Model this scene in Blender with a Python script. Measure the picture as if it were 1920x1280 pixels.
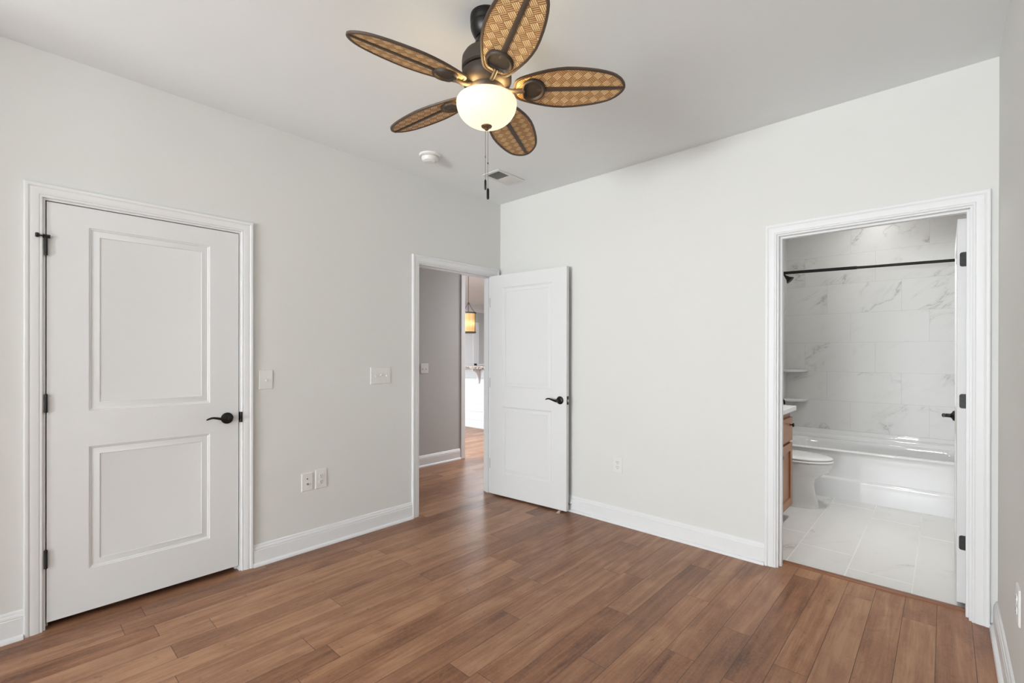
import bpy, bmesh, math, random
from math import pi, sin, cos, radians
from mathutils import Vector, Matrix
random.seed(7)
SC = bpy.context.scene
COL = SC.collection
for o in list(bpy.data.objects): bpy.data.objects.remove(o)

# ---------------------------------------------------------------- camera
H = 2.743          # ceiling height
W = 3.326          # room width along the back wall
D = 8.4            # room depth along the left wall
cam = bpy.data.cameras.new('camera'); cam.sensor_width = 36.0; cam.lens = 881.3855*36/1920
cam.shift_y = (664.43-640)/1920; cam.clip_start = .02
co = bpy.data.objects.new('camera', cam); COL.objects.link(co)
yaw, pit, rol = radians(42.643), radians(-.0737), radians(.0912)
fw = Vector((-sin(yaw)*cos(pit), cos(yaw)*cos(pit), sin(pit)))
rt = Vector((cos(yaw), sin(yaw), 0)); up = rt.cross(fw)
r2 = rt*cos(rol)+up*sin(rol); u2 = up*cos(rol)-rt*sin(rol)
m = Matrix((r2, u2, -fw)).transposed().to_4x4(); m.translation = Vector((3.1369, -3.2395, 1.3139))
co.matrix_world = m
SC.camera = co

# ---------------------------------------------------------------- world, lights, exposure
SC.view_settings.view_transform = 'Standard'; SC.view_settings.look = 'None'
SC.view_settings.gamma = 1.0; SC.view_settings.use_curve_mapping = False
SC.view_settings.exposure = -.075
wd = bpy.data.worlds.new('sky'); SC.world = wd; wd.use_nodes = True
bg = wd.node_tree.nodes['Background']; bg.inputs[0].default_value = (.85, .93, 1, 1); bg.inputs[1].default_value = 1.0

def area(name, loc, direction, sx, sy, power, color=(1, 1, 1), spread=180):
    l = bpy.data.lights.new(name, 'AREA'); l.shape = 'RECTANGLE'; l.size = sx; l.size_y = sy
    l.energy = power; l.color = color; l.spread = radians(spread)
    o = bpy.data.objects.new(name, l); COL.objects.link(o); o.location = loc
    o.rotation_euler = Vector(direction).to_track_quat('-Z', 'Y').to_euler()
    return o
DAY = (.90, .956, .985)
area('window_sky_light', (2.2, -14.0, 1.9), (0, 1, 0), 5.0, 3.4, 230, DAY)
area('window_daylight', (1.10, -D-.22, 1.0), (0, 1, 1.25), 1.15, 1.0, 235, DAY)
area('window_daylight', (2.50, -D-.22, 1.0), (0, 1, 1.25), 1.1, 1.0, 300, DAY)
area('side_fill_light', (W+.25, -6.9, 1.5), (-1, .12, .1), 1.5, 1.7, 12, DAY)  # added fill from the right, no known window there
area('vanity_light_glow', (1.93, .65, 2.1), (1, .15, -.25), .45, .12, 5.2, (1, .985, .96))
area('tub_downlight_glow', (2.62, 2.30, H-.012), (0, 0, -1), .13, .13, 3.0, (1, .985, .96))
area('bathroom_fill_light', (2.75, .95, H-.02), (0, 0, -1), .2, .2, 8.4, (1, .985, .96), 100)  # added ceiling fill to lift the tile floor, no fixture there
area('hall_glow', (-.66, 2.5, H-.02), (0, 0, -1), .5, .5, 95, (.95, .97, 1))
area('kitchen_glow', (-3.3, .7, H-.05), (0, .8, -1), 1.2, .6, 150, (.87, .94, 1))
area('living_fill_light', (-4.2, -2.42, 1.35), (.1, 1, .5), 2.9, 1.8, 205, (.77, .91, 1))  # added fill for the bar front and kitchen, no known window there
area('kitchen_glow', (-5.0, 4.6, H-.02), (0, 0, -1), 1.2, 1.2, 100, (.87, .94, 1))

# ---------------------------------------------------------------- materials
def mat(name, col, rough=.5, metal=0.0, spec=.5, coat=0.0):
    mt = bpy.data.materials.new(name); mt.use_nodes = True
    b = mt.node_tree.nodes['Principled BSDF']
    b.inputs['Base Color'].default_value = (*col, 1); b.inputs['Roughness'].default_value = rough
    b.inputs['Metallic'].default_value = metal; b.inputs['Specular IOR Level'].default_value = spec
    b.inputs['Coat Weight'].default_value = coat
    return mt
class N:
    """tiny helper to write node maths"""
    def __init__(s, mt): s.mt = mt; s.t = mt.node_tree; s.b = s.t.nodes['Principled BSDF']
    def new(s, ty, **kw):
        n = s.t.nodes.new(ty)
        for k, v in kw.items(): setattr(n, k, v)
        return n
    def put(s, sock, v):
        if isinstance(v, bpy.types.NodeSocket): s.t.links.new(v, sock)
        elif v is not None:
            sock.default_value = v
    def m(s, op, a, b=None, c=None):
        n = s.new('ShaderNodeMath', operation=op)
        s.put(n.inputs[0], a); s.put(n.inputs[1], b); s.put(n.inputs[2], c)
        return n.outputs[0]
    def mix(s, f, a, b, blend='MIX'):
        n = s.new('ShaderNodeMix', data_type='RGBA', blend_type=blend)
        s.put(n.inputs[0], f); s.put(n.inputs[6], a if not isinstance(a, tuple) else (*a, 1)); s.put(n.inputs[7], b if not isinstance(b, tuple) else (*b, 1))
        return n.outputs[2]
    def coord(s, kind='Object'):
        n = s.new('ShaderNodeTexCoord'); return n.outputs[kind]
    def pos(s):
        return s.new('ShaderNodeNewGeometry').outputs['Position']
    def sep(s, v):
        n = s.new('ShaderNodeSeparateXYZ'); s.put(n.inputs[0], v); return n.outputs
    def comb(s, x=0., y=0., z=0.):
        n = s.new('ShaderNodeCombineXYZ')
        for i, v in enumerate((x, y, z)): s.put(n.inputs[i], v)
        return n.outputs[0]
    def noise(s, v, scale, detail=2, rough=.5, dist=0.):
        n = s.new('ShaderNodeTexNoise'); s.put(n.inputs['Vector'], v); n.inputs['Scale'].default_value = scale
        n.inputs['Detail'].default_value = detail; n.inputs['Roughness'].default_value = rough; n.inputs['Distortion'].default_value = dist
        return n.outputs
    def white(s, v):
        n = s.new('ShaderNodeTexWhiteNoise', noise_dimensions='3D'); s.put(n.inputs['Vector'], v); return n.outputs
    def ramp(s, f, stops):
        n = s.new('ShaderNodeValToRGB'); e = n.color_ramp.elements
        while len(e) < len(stops): e.new(.5)
        for k, (p, c) in zip(e, stops): k.position = p; k.color = (*c, 1)
        s.put(n.inputs[0], f); return n.outputs[0]
    def range(s, v, a, b, c=0., d=1.):
        n = s.new('ShaderNodeMapRange'); s.put(n.inputs[0], v)
        for i, q in enumerate((a, b, c, d)): n.inputs[i+1].default_value = q
        return n.outputs[0]
    def bump(s, h, strength=.2, dist=.001):
        n = s.new('ShaderNodeBump'); n.inputs['Strength'].default_value = strength; n.inputs['Distance'].default_value = dist
        s.put(n.inputs['Height'], h); s.put(s.b.inputs['Normal'], n.outputs[0])

def paint(name, col, rough, bump=.08, scale=420):
    mt = mat(name, col, rough, spec=.3); n = N(mt)
    n.bump(n.noise(n.pos(), scale, 2)[0], bump, .0006)
    return mt
M = {}
M['wall'] = paint('wall_paint', (.755, .752, .729), .75)
M['ceiling'] = paint('ceiling_paint', (.862, .885, .886), .9)
M['hall'] = paint('hall_paint', (.56, .555, .545), .75)
M['white'] = paint('trim_white', (.825, .828, .835), .38, .03, 260)
M['door'] = paint('door_white', (.785, .787, .79), .45, .05, 320)
M['bronze'] = mat('dark_bronze', (.022, .02, .019), .36, .7)
M['fanmetal'] = mat('fan_bronze', (.06, .046, .037), .55, .4)
M['fanrim'] = mat('blade_rim', (.075, .048, .033), .5)
M['hinge'] = mat('hinge_black', (.02, .02, .02), .45, .4)
M['plastic'] = mat('plate_white', (.80, .79, .765), .32)
M['toggle'] = mat('toggle_white', (.78, .77, .74), .3)
M['slot'] = mat('slot_dark', (.05, .05, .05), .6)
M['chrome'] = mat('pin_metal', (.5, .5, .5), .3, 1)
M['porcelain'] = mat('porcelain', (.80, .80, .80), .06, coat=.2)
M['acrylic'] = mat('tub_acrylic', (.80, .80, .805), .05, coat=.2)
M['counter'] = mat('counter_white', (.80, .80, .81), .2)
M['finial'] = mat('finial_lit_bronze', (.17, .09, .04), .4, .4)  # bronze lightened and warmed, the bowl's glow put into its colour
M['rubber'] = mat('beige_rubber', (.55, .40, .30), .7)
M['dark'] = mat('closet_dark', (.12, .12, .12), .8)
M['chain'] = mat('chain_brass', (.30, .27, .22), .35, .9)
M['vent'] = mat('vent_white', (.76, .755, .73), .45)
M['duct'] = mat('duct_grey', (.16, .16, .155), .7)
M['detector'] = mat('detector_white', (.80, .79, .76), .4)

# floor planks: rows along y, 0.1265 wide, ends staggered at random
mt = mat('plank_floor', (.25, .13, .08), .33, spec=.3); n = N(mt)
x, y, z = n.sep(n.pos())
fx = n.m('DIVIDE', n.m('SUBTRACT', x, 3.236-.1265*80), .1265); ix = n.m('FLOOR', fx); tx = n.m('FRACT', fx)
off = n.white(n.comb(ix, 3.3, 1.7))[0]
fy = n.m('ADD', n.m('DIVIDE', y, 1.21), n.m('ADD', off, 60.)); iy = n.m('FLOOR', fy); ty = n.m('FRACT', fy)
rnd = n.white(n.comb(ix, iy, 5.1)); rv = rnd[0]
ex = n.m('MULTIPLY', n.m('MINIMUM', tx, n.m('SUBTRACT', 1., tx)), .1265)
ey = n.m('MULTIPLY', n.m('MINIMUM', ty, n.m('SUBTRACT', 1., ty)), 1.21)
ed = n.m('MINIMUM', ex, ey); gap = n.range(ed, .0004, .0017)
shift = n.m('MULTIPLY', rv, 37.)
gv = n.comb(n.m('MULTIPLY', x, 26.), n.m('MULTIPLY', y, 1.6), shift)
grain = n.noise(gv, 1.0, 5, .62, .6)[0]
gv2 = n.comb(n.m('MULTIPLY', x, 160.), n.m('MULTIPLY', y, 5.), shift)
fine = n.noise(gv2, 1.0, 3, .6)[0]
blot = n.noise(n.comb(n.m('MULTIPLY', x, 7.), n.m('MULTIPLY', y, 3.2), shift), 1.0, 3, .55, .8)[0]
knot = n.noise(n.comb(n.m('MULTIPLY', x, 30.), n.m('MULTIPLY', y, 22.), shift), 1.0, 2, .5)[0]
g = n.m('ADD', n.m('ADD', n.m('MULTIPLY', grain, .62), n.m('MULTIPLY', fine, .25)), n.m('MULTIPLY', blot, .43))
g = n.m('ADD', g, n.m('MULTIPLY', n.m('SUBTRACT', rv, .5), .23))
c = n.ramp(g, [(.38, (.098, .040, .019)), (.53, (.215, .091, .044)), (.66, (.31, .141, .071)), (.84, (.46, .248, .136))])
c = n.mix(n.m('MULTIPLY', n.range(knot, .68, .78), .55), c, (.09, .04, .022))
c = n.mix(n.m('MULTIPLY', n.white(n.comb(ix, iy, 9.))[0], .25), c, (.32, .185, .125))
c = n.mix(gap, (.05, .024, .014), c)
n.put(n.b.inputs['Base Color'], c)
n.put(n.b.inputs['Roughness'], n.range(fine, .2, .8, .27, .42))
fleck = n.noise(n.comb(n.m('MULTIPLY', x, 90.), n.m('MULTIPLY', y, 60.), shift), 1.0, 3, .6)[0]
c = n.mix(n.m('MULTIPLY', n.range(fleck, .45, .75), .16), c, (.52, .33, .21))
n.put(n.b.inputs['Base Color'], c)
hgt = n.m('ADD', n.m('MULTIPLY', gap, 1.0), n.m('MULTIPLY', fine, .25))
n.bump(hgt, .35, .0008)
M['floor'] = mt

def marble(name, la, wa, lb, wb, oa, ob, stag, along, across, base=(.76, .755, .74), rough=.38, grout=(.63, .625, .61), step=.002):
    """tiles: la = tile length on axis `along`, lb = height on axis `across`; stag = joint shift per course"""
    mt = mat(name, base, rough, spec=.5); n = N(mt)
    p = n.sep(n.pos()); a, b = p['XYZ'.index(along)], p['XYZ'.index(across)]
    fb = n.m('ADD', n.m('DIVIDE', n.m('SUBTRACT', b, ob), lb), 40.); ib = n.m('FLOOR', fb); tb = n.m('FRACT', fb)
    sh = n.m('MULTIPLY', n.m('SUBTRACT', ib, 40.), stag)
    fa = n.m('ADD', n.m('DIVIDE', n.m('SUBTRACT', n.m('SUBTRACT', a, oa), sh), la), 40.); ia = n.m('FLOOR', fa); ta = n.m('FRACT', fa)
    ea = n.m('MULTIPLY', n.m('MINIMUM', ta, n.m('SUBTRACT', 1., ta)), la)
    eb = n.m('MULTIPLY', n.m('MINIMUM', tb, n.m('SUBTRACT', 1., tb)), lb)
    g = n.range(n.m('MINIMUM', ea, eb), step*.45, step)
    r = n.white(n.comb(ia, ib, 2.)); rv = r[0]
    q = n.comb(n.m('ADD', a, n.m('MULTIPLY', rv, 19.)), n.m('ADD', n.m('MULTIPLY', b, 1.25), n.m('MULTIPLY', rv, 7.)), n.m('MULTIPLY', rv, 31.))
    q = n.comb(n.m('ADD', n.m('MULTIPLY', n.sep(q)[0], .75), n.m('MULTIPLY', n.sep(q)[1], .62)), n.m('ADD', n.m('MULTIPLY', n.sep(q)[0], -1.25), n.m('MULTIPLY', n.sep(q)[1], 1.5)), n.sep(q)[2])
    v1 = n.noise(q, 1.25, 6, .60, .55)[0]
    ridge = n.m('ABSOLUTE', n.m('SUBTRACT', v1, .5))
    line = n.range(ridge, .0, .011, 1., 0.)
    soft = n.range(ridge, .0, .05, 1., 0.)
    mask = n.range(n.noise(q, 1.6, 2, .5)[0], .50, .66)
    cl = n.noise(q, 5., 4, .6)[0]
    f = n.m('ADD', n.m('MULTIPLY', n.m('MULTIPLY', line, mask), .46), n.m('MULTIPLY', n.m('MULTIPLY', soft, mask), .20))
    f = n.m('ADD', f, n.m('MULTIPLY', n.range(cl, .55, .85), .12))
    c = n.mix(f, base, (.30, .29, .285))
    c = n.mix(g, grout, c)
    n.put(n.b.inputs['Base Color'], c); n.put(n.b.inputs['Roughness'], n.range(g, 0, 1, .6, rough))
    n.bump(g, .3, .0008)
    return mt
TX, TY = 1.835, 2.70        # tub alcove: left wall and back wall
M['walltile'] = marble('marble_wall_tile', .61, 0, .3050, 0, 2.42, .523, -.2035, 'X', 'Z')
M['sidetile'] = marble('marble_side_tile', .61, 0, .3050, 0, 2.50, .523, -.2035, 'Y', 'Z')
M['floortile'] = marble('marble_floor_tile', 1.22, 0, .3050, 0, .53, 2.395, -.24, 'Y', 'X', base=(.73, .725, .71), rough=.22, grout=(.80, .795, .78), step=.0035)

# vanity wood
mt = mat('maple_wood', (.36, .16, .07), .38); n = N(mt)
p = n.sep(n.pos()); gr = n.noise(n.comb(n.m('MULTIPLY', p[1], 40.), n.m('MULTIPLY', p[0], 40.), n.m('MULTIPLY', p[2], 3.)), 1., 4, .6)[0]
n.put(n.b.inputs['Base Color'], n.ramp(gr, [(.3, (.30, .125, .05)), (.7, (.42, .20, .09))])); M['maple'] = mt
M['threshold'] = mat('threshold_wood', (.22, .085, .035), .35)
# granite
mt = mat('granite', (.4, .35, .3), .2); n = N(mt)
v = n.new('ShaderNodeTexVoronoi'); v.inputs['Scale'].default_value = 45; n.put(v.inputs['Vector'], n.pos())
n.put(n.b.inputs['Base Color'], n.ramp(n.sep(v.outputs['Color'])[0], [(.1, (.10, .07, .06)), (.4, (.45, .33, .25)), (.7, (.6, .53, .46)), (.95, (.30, .27, .26))])); M['granite'] = mt
# basket weave of the fan blades, in the blade's own coordinates
mt = mat('basket_weave', (.4, .25, .12), .55); n = N(mt)
x, y, z = n.sep(n.coord('Object')); s = .0297; k = 1/(s*math.sqrt(2))
ya = n.m('ABSOLUTE', y)
u = n.m('ADD', n.m('MULTIPLY', n.m('ADD', x, y), k), 60.); v = n.m('ADD', n.m('MULTIPLY', n.m('SUBTRACT', x, y), k), 60.)
par = n.m('MODULO', n.m('ADD', n.m('FLOOR', u), n.m('FLOOR', v)), 2.)
par = n.m('GREATER_THAN', par, .5)
su = n.m('FRACT', n.m('MULTIPLY', u, 4.)); sv = n.m('FRACT', n.m('MULTIPLY', v, 4.))
st = n.m('ADD', n.m('MULTIPLY', su, par), n.m('MULTIPLY', sv, n.m('SUBTRACT', 1., par)))
hs = n.m('SINE', n.m('MULTIPLY', st, pi))
lu = n.m('FRACT', u); lv = n.m('FRACT', v)
le = n.m('ADD', n.m('MULTIPLY', lv, par), n.m('MULTIPLY', lu, n.m('SUBTRACT', 1., par)))
arch = n.m('SINE', n.m('MULTIPLY', le, pi))
cu = n.mix(n.range(hs, .12, .5), (.07, .033, .014), n.mix(par, (.64, .355, .14), (.90, .60, .29)))
cu = n.mix(n.m('MULTIPLY', n.range(arch, .35, .0), .5), cu, (.09, .045, .02))
vr = n.white(n.comb(n.m('FLOOR', n.m('MULTIPLY', u, 4.)), n.m('FLOOR', n.m('MULTIPLY', v, 4.)), 1.))[0]
cu = n.mix(n.m('MULTIPLY', vr, .15), cu, (.34, .18, .075))
n.put(n.b.inputs['Base Color'], cu)
n.bump(n.m('ADD', hs, n.m('MULTIPLY', arch, .7)), .8, .002); M['weave'] = mt
# lamp glass
def glow(name, col, strength, base=(.9, .85, .75)):
    mt = mat(name, base, .25); b = mt.node_tree.nodes['Principled BSDF']
    b.inputs['Emission Color'].default_value = (*col, 1); b.inputs['Emission Strength'].default_value = strength
    return mt
M['bowl'] = glow('alabaster_glass', (1, .90, .63), .95, (.33, .33, .31))
M['disc'] = glow('light_lens', (1, .97, .92), 3.0)
mt = glow('amber_glass', (1, .7, .32), 1.0, (.45, .25, .09)); n = N(mt)
x, y, z = n.sep(n.coord('Object')); an = n.m('ARCTAN2', y, x)
stv = n.noise(n.comb(n.m('MULTIPLY', an, 9.), n.m('MULTIPLY', z, 1.5), 0.), 1., 3, .6)[0]
hot = n.range(n.m('ABSOLUTE', n.m('ADD', z, .02)), .0, .10, 1., 0.)
n.put(n.b.inputs['Emission Color'], n.ramp(stv, [(.3, (.75, .42, .13)), (.6, (1, .72, .36)), (.8, (1, .85, .6))]))
n.put(n.b.inputs['Emission Strength'], n.m('ADD', .42, n.m('MULTIPLY', n.m('MULTIPLY', hot, hot), 1.0))); M['amber'] = mt
# window pane
mt = bpy.data.materials.new('window_glass'); mt.use_nodes = True; nt = mt.node_tree; nt.nodes.clear()
o_ = nt.nodes.new('ShaderNodeOutputMaterial'); mx = nt.nodes.new('ShaderNodeMixShader'); tr = nt.nodes.new('ShaderNodeBsdfTransparent'); gl = nt.nodes.new('ShaderNodeBsdfGlossy')
gl.inputs['Roughness'].default_value = .02; mx.inputs[0].default_value = .06
nt.links.new(tr.outputs[0], mx.inputs[1]); nt.links.new(gl.outputs[0], mx.inputs[2]); nt.links.new(mx.outputs[0], o_.inputs[0]); M['glass'] = mt

# ---------------------------------------------------------------- mesh helpers
class MB:
    def __init__(s): s.bm = bmesh.new()
    def face(s, pts):
        try: s.bm.faces.new([s.bm.verts.new(p) for p in pts])
        except ValueError: pass
    def box(s, a, b):
        (x0, y0, z0), (x1, y1, z1) = a, b
        v = [s.bm.verts.new(p) for p in ((x0, y0, z0), (x1, y0, z0), (x1, y1, z0), (x0, y1, z0), (x0, y0, z1), (x1, y0, z1), (x1, y1, z1), (x0, y1, z1))]
        for f in ((0, 3, 2, 1), (4, 5, 6, 7), (0, 1, 5, 4), (1, 2, 6, 5), (2, 3, 7, 6), (3, 0, 4, 7)): s.bm.faces.new([v[i] for i in f])
        return s
    def loft(s, rings, closed=True, cap=True):
        R = [[s.bm.verts.new(p) for p in r] for r in rings]
        for a, b in zip(R, R[1:]):
            k = len(a)
            for i in range(k if closed else k-1):
                j = (i+1) % k; s.bm.faces.new((a[i], a[j], b[j], b[i]))
        if cap and closed:
            s.bm.faces.new(R[0][::-1]); s.bm.faces.new(R[-1])
        return s
    def lathe(s, prof, o=(0, 0, 0), axis=(0, 0, 1), seg=32, cap=True):
        q = Vector((0, 0, 1)).rotation_difference(Vector(axis).normalized()); o = Vector(o)
        rings = [[o+q @ Vector((max(r, 1e-5)*cos(2*pi*i/seg), max(r, 1e-5)*sin(2*pi*i/seg), z)) for i in range(seg)] for r, z in prof]
        return s.loft(rings, True, cap)
    def tube(s, pts, rad, seg=10, flat=None):
        """flat: (axis vector, factor) squashes the section along an axis"""
        P = [Vector(p) for p in pts]; n_ = len(P); rings = []
        rr = rad if isinstance(rad, (list, tuple)) else [rad]*n_
        ref = Vector((0, 0, 1))
        for i in range(n_):
            t = (P[min(i+1, n_-1)]-P[max(i-1, 0)]).normalized()
            r_ = ref if abs(t.dot(ref)) < .9 else Vector((1, 0, 0))
            a = t.cross(r_).normalized(); b = t.cross(a).normalized()
            ring = []
            for k in range(seg):
                d = a*cos(2*pi*k/seg)*rr[i]+b*sin(2*pi*k/seg)*rr[i]
                if flat: ax = Vector(flat[0]); d = d-ax*d.dot(ax)*(1-flat[1])
                ring.append(P[i]+d)
            rings.append(ring)
        return s.loft(rings)
    def sweep(s, prof, f, s0, s1, cap=True):
        """extrude profile (n, z) from s0 to s1 with f(s, n, z) -> world"""
        return s.loft([[f(q, a, b) for a, b in prof] for q in (s0, s1)], True, cap)
    def xf(s, mtx): s.bm.transform(mtx); return s
    def build(s, name, mt, parent=None, smooth=30, bevel=0, loc=None):
        bmesh.ops.remove_doubles(s.bm, verts=s.bm.verts, dist=1e-6)
        bmesh.ops.recalc_face_normals(s.bm, faces=s.bm.faces)
        if loc is not None: s.bm.transform(Matrix.Translation(-Vector(loc)))
        me = bpy.data.meshes.new(name); s.bm.to_mesh(me); s.bm.free()
        o = bpy.data.objects.new(name, me); COL.objects.link(o); me.materials.append(M[mt] if isinstance(mt, str) else mt)
        if smooth:
            for p in me.polygons: p.use_smooth = True
            me.set_sharp_from_angle(angle=radians(smooth))
        if bevel:
            bv = o.modifiers.new('bevel', 'BEVEL'); bv.width = bevel; bv.segments = 2; bv.limit_method = 'ANGLE'
        if loc is not None: o.location = loc
        if parent: o.parent = parent
        return o
def box(name, a, b, mt, parent=None, bevel=0): return MB().box(a, b).build(name, mt, parent, bevel=bevel)
def tag(o, label=None, cat=None, group=None, kind=None):
    for k, v in (('label', label), ('category', cat), ('group', group), ('kind', kind)):
        if v: o[k] = v
    return o
def empty(name, loc, label=None, cat=None, group=None, rz=0, kind=None):
    o = bpy.data.objects.new(name, None); COL.objects.link(o); o.location = loc; o.rotation_euler = (0, 0, rz); o.empty_display_size = .05
    return tag(o, label, cat, group, kind)
def struct(o): o['kind'] = 'structure'; return o
def wall_boxes(axis, lo, hi, s0, s1, z1, holes):
    """wall slab between lo..hi on `axis`, spanning s0..s1, with holes (a, b, z0, z1)"""
    mb = MB()
    def bx(a, b, z0, z_):
        if b-a < 1e-4 or z_-z0 < 1e-4: return
        if axis == 'x': mb.box((lo, a, z0), (hi, b, z_))
        else: mb.box((a, lo, z0), (b, hi, z_))
    cur = s0
    for a, b, za, zb in sorted(holes):
        bx(cur, a, 0, z1); bx(a, b, 0, za); bx(a, b, zb, z1); cur = b
    bx(cur, s1, 0, z1)
    return mb

# ---------------------------------------------------------------- the room shell
WT = .115                                   # wall thickness
DH = 2.045                                  # door opening height
CL0, CL1 = -3.116, -2.248                   # closet opening (on the left wall)
EN0, EN1 = -.962, -.088                     # hall opening (on the left wall)
BA0, BA1 = 2.366, 3.244                     # bathroom opening (on the back wall)
struct(wall_boxes('x', -WT, 0, -D, 0, H, [(CL0, CL1, 0, DH+.012), (EN0, EN1, 0, DH+.012)]).build('wall_left', 'wall', smooth=0))
struct(wall_boxes('y', 0, WT, -WT, 3.6, H, [(BA0, BA1, 0, DH+.012)]).build('wall_back', 'wall', smooth=0))
WIN = [(.50, 1.75), (1.90, 3.05)]; WZ0, WZ1 = .45, 2.45
SIDE = (-7.7, -6.1)               # added opening in the right wall, unseen, for the side fill light
struct(wall_boxes('x', W, W+WT, -D, 0, H, [(*SIDE, WZ0, WZ1)]).build('wall_right', 'wall', smooth=0))
struct(wall_boxes('y', -D-WT, -D, -WT, W+WT, H, [(a, b, WZ0, WZ1) for a, b in WIN]).build('wall_front', 'wall', smooth=0))
struct(box('ceiling', (-7.4, -D-WT, H), (3.7, 9.2, H+.1), 'ceiling'))
fl = MB().box((-7.4, -D-WT, -.1), (3.7, .1, 0)).box((-7.4, .1, -.1), (TX-.3, 9.2, 0))
struct(fl.build('floor', 'floor', smooth=0))
struct(box('floor_bathroom', (TX-.3, .1, -.1), (3.7, 2.9, 0), 'floortile'))

# added bump-out, unseen behind the camera, to shade the left wall's near end
JX, JY = .42, -4.10
struct(MB().box((0, -D, 0), (JX, JY, H)).build('wall_left_shade_block', 'wall', smooth=0))
# closet behind the closed door
cb = MB().box((-.80, -3.4, 0), (-.76, -1.9, H)).box((-.76, -3.44, 0), (-WT, -3.4, H)).box((-.76, -1.94, 0), (-WT, -1.9, H))
struct(cb.build('wall_closet', 'dark', smooth=0))

# hall and kitchen shell
HX = -1.33
struct(MB().box((HX-.12, -2.2, 0), (HX, .70, H)).build('wall_hall', 'hall', smooth=0))
struct(MB().box((HX, -1.9, 0), (-WT, -1.8, H)).build('wall_hall_end', 'hall', smooth=0))
struct(MB().box((-7.3, -2.2, 0), (-7.2, 9.1, H)).build('wall_kitchen', 'hall', smooth=0))
struct(MB().box((-7.2, 9.0, 0), (1.3, 9.1, H)).build('wall_kitchen_end', 'hall', smooth=0))
LIV = (-5.7, -2.7)  # added unseen opening that lets the living area fill light in
struct(wall_boxes('y', -2.3, -2.2, -7.2, HX-.12, H, [(*LIV, WZ0, WZ1)]).build('wall_living', 'hall', smooth=0))
struct(MB().box((-.1, WT, 0), (0, 9.0, H)).build('wall_hall_right', 'hall', smooth=0))

# bathroom shell
struct(MB().box((TX-.1, WT, 0), (TX, 1.90, H)).build('wall_bathroom_left', 'wall', smooth=0))
struct(MB().box((TX-.1, 1.90, 0), (TX, TY+.1, H)).build('wall_tub_left', 'sidetile', smooth=0))
struct(MB().box((TX, TY, 0), (3.46, TY+.1, H)).build('wall_tub_back', 'walltile', smooth=0))
struct(MB().box((3.36, 1.90, 0), (3.46, TY, H)).build('wall_tub_right', 'sidetile', smooth=0))
struct(MB().box((3.36, WT, 0), (3.46, 1.90, H)).build('wall_bathroom_right', 'wall', smooth=0))

# ---------------------------------------------------------------- trim
def LW(s, n_, z): return Vector((n_, s, z))              # left wall, room side
def BW(s, n_, z): return Vector((s, -n_, z))             # back wall, room side
def RW(s, n_, z): return Vector((W-n_, s, z))
def HWl(s, n_, z): return Vector((HX+n_, s, z))
CASE = [(0, 0), (0, .009), (.003, .0115), (.009, .0115), (.0105, .0095), (.013, .0125), (.030, .0165), (.040, .0165), (.0425, .0152), (.045, .0168), (.049, .020), (.058, .021), (.0625, .019), (.0635, .016), (.0635, 0)]
def casing(mb, f, a, b, h, n0=0.):
    """U-shaped door casing with mitred corners round the opening a..b x 0..h"""
    pts = []
    for d, t in CASE:
        pts.append([f(a-d, n0+t, 0), f(a-d, n0+t, h+d), f(b+d, n0+t, h+d), f(b+d, n0+t, 0)])
    cols = list(zip(*pts))
    mb.loft([list(c) for c in cols], True, True)
def frame(name, f, a, b, h, depth=WT, stop=.045, stop_w=.035, both=True):
    mb = MB()
    casing(mb, f, a+.008, b-.008, h-.0+.004)
    jt = .017
    def bx(s0, s1, n0, n1, z0, z1):
        p, q = f(s0, n0, z0), f(s1, n1, z1)
        mb.box([min(i, j) for i, j in zip(p, q)], [max(i, j) for i, j in zip(p, q)])
    bx(a, a+jt, -depth, .0, 0, h+.012); bx(b-jt, b, -depth, .0, 0, h+.012); bx(a+jt, b-jt, -depth, .0, h-.005, h+.012)
    if stop is not None:
        bx(a+jt, a+jt+.011, -stop-stop_w, -stop, 0, h-.005); bx(b-jt-.011, b-jt, -stop-stop_w, -stop, 0, h-.005); bx(a+jt+.011, b-jt-.011, -stop-stop_w, -stop, h-.016, h-.005)
    if both:
        g = lambda s, n_, z: f(s, -depth-n_, z)
        casing(mb, g, a+.008, b-.008, h+.004)
    return struct(mb.build(name, 'white', smooth=25))
frame('trim_1', LW, CL0, CL1, DH, stop=.046, both=False)
frame('trim_2', LW, EN0, EN1, DH, stop=.046)
frame('trim_3', BW, BA0, BA1, DH, stop=.035, both=True)
BASE = [(0, 0), (.030, 0), (.030, .007), (.027, .014), (.021, .019), (.0155, .021), (.0155, .096), (.0125, .0985), (.0125, .101), (.0145, .103), (.0125, .113), (.009, .1165), (.009, .119), (.0075, .126), (.003, .131), (0, .131)]
def base(name, f, s0, s1):
    return struct(MB().sweep(BASE, f, s0, s1).build(name, 'white', smooth=25))
base('baseboard_left', LW, JY+.002, CL0-.0555)
base('baseboard_left.001', LW, CL1+.0555, EN0-.0555)
base('baseboard_back', BW, .002, BA0-.0555)
base('baseboard_right', RW, -D+.03, -.001)
base('baseboard_back.001', BW, BA1+.0555, W-.03)
base('baseboard_hall', HWl, -1.79, .645)
def FW(s, n_, z): return Vector((s, -D+n_, z))
base('baseboard_front', FW, JX, W)
base('baseboard_left.002', lambda s, n_, z: Vector((JX+n_, s, z)), -D+.03, JY)
# cased end of the hall wall
struct(MB().box((HX-.13, .66, 0), (HX+.014, .725, 2.60)).build('trim_4', 'white', bevel=.003))
struct(MB().box((-7.2, .66, 2.60), (HX+.014, .725, H-.001)).build('trim_5', 'white', bevel=.003))
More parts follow.
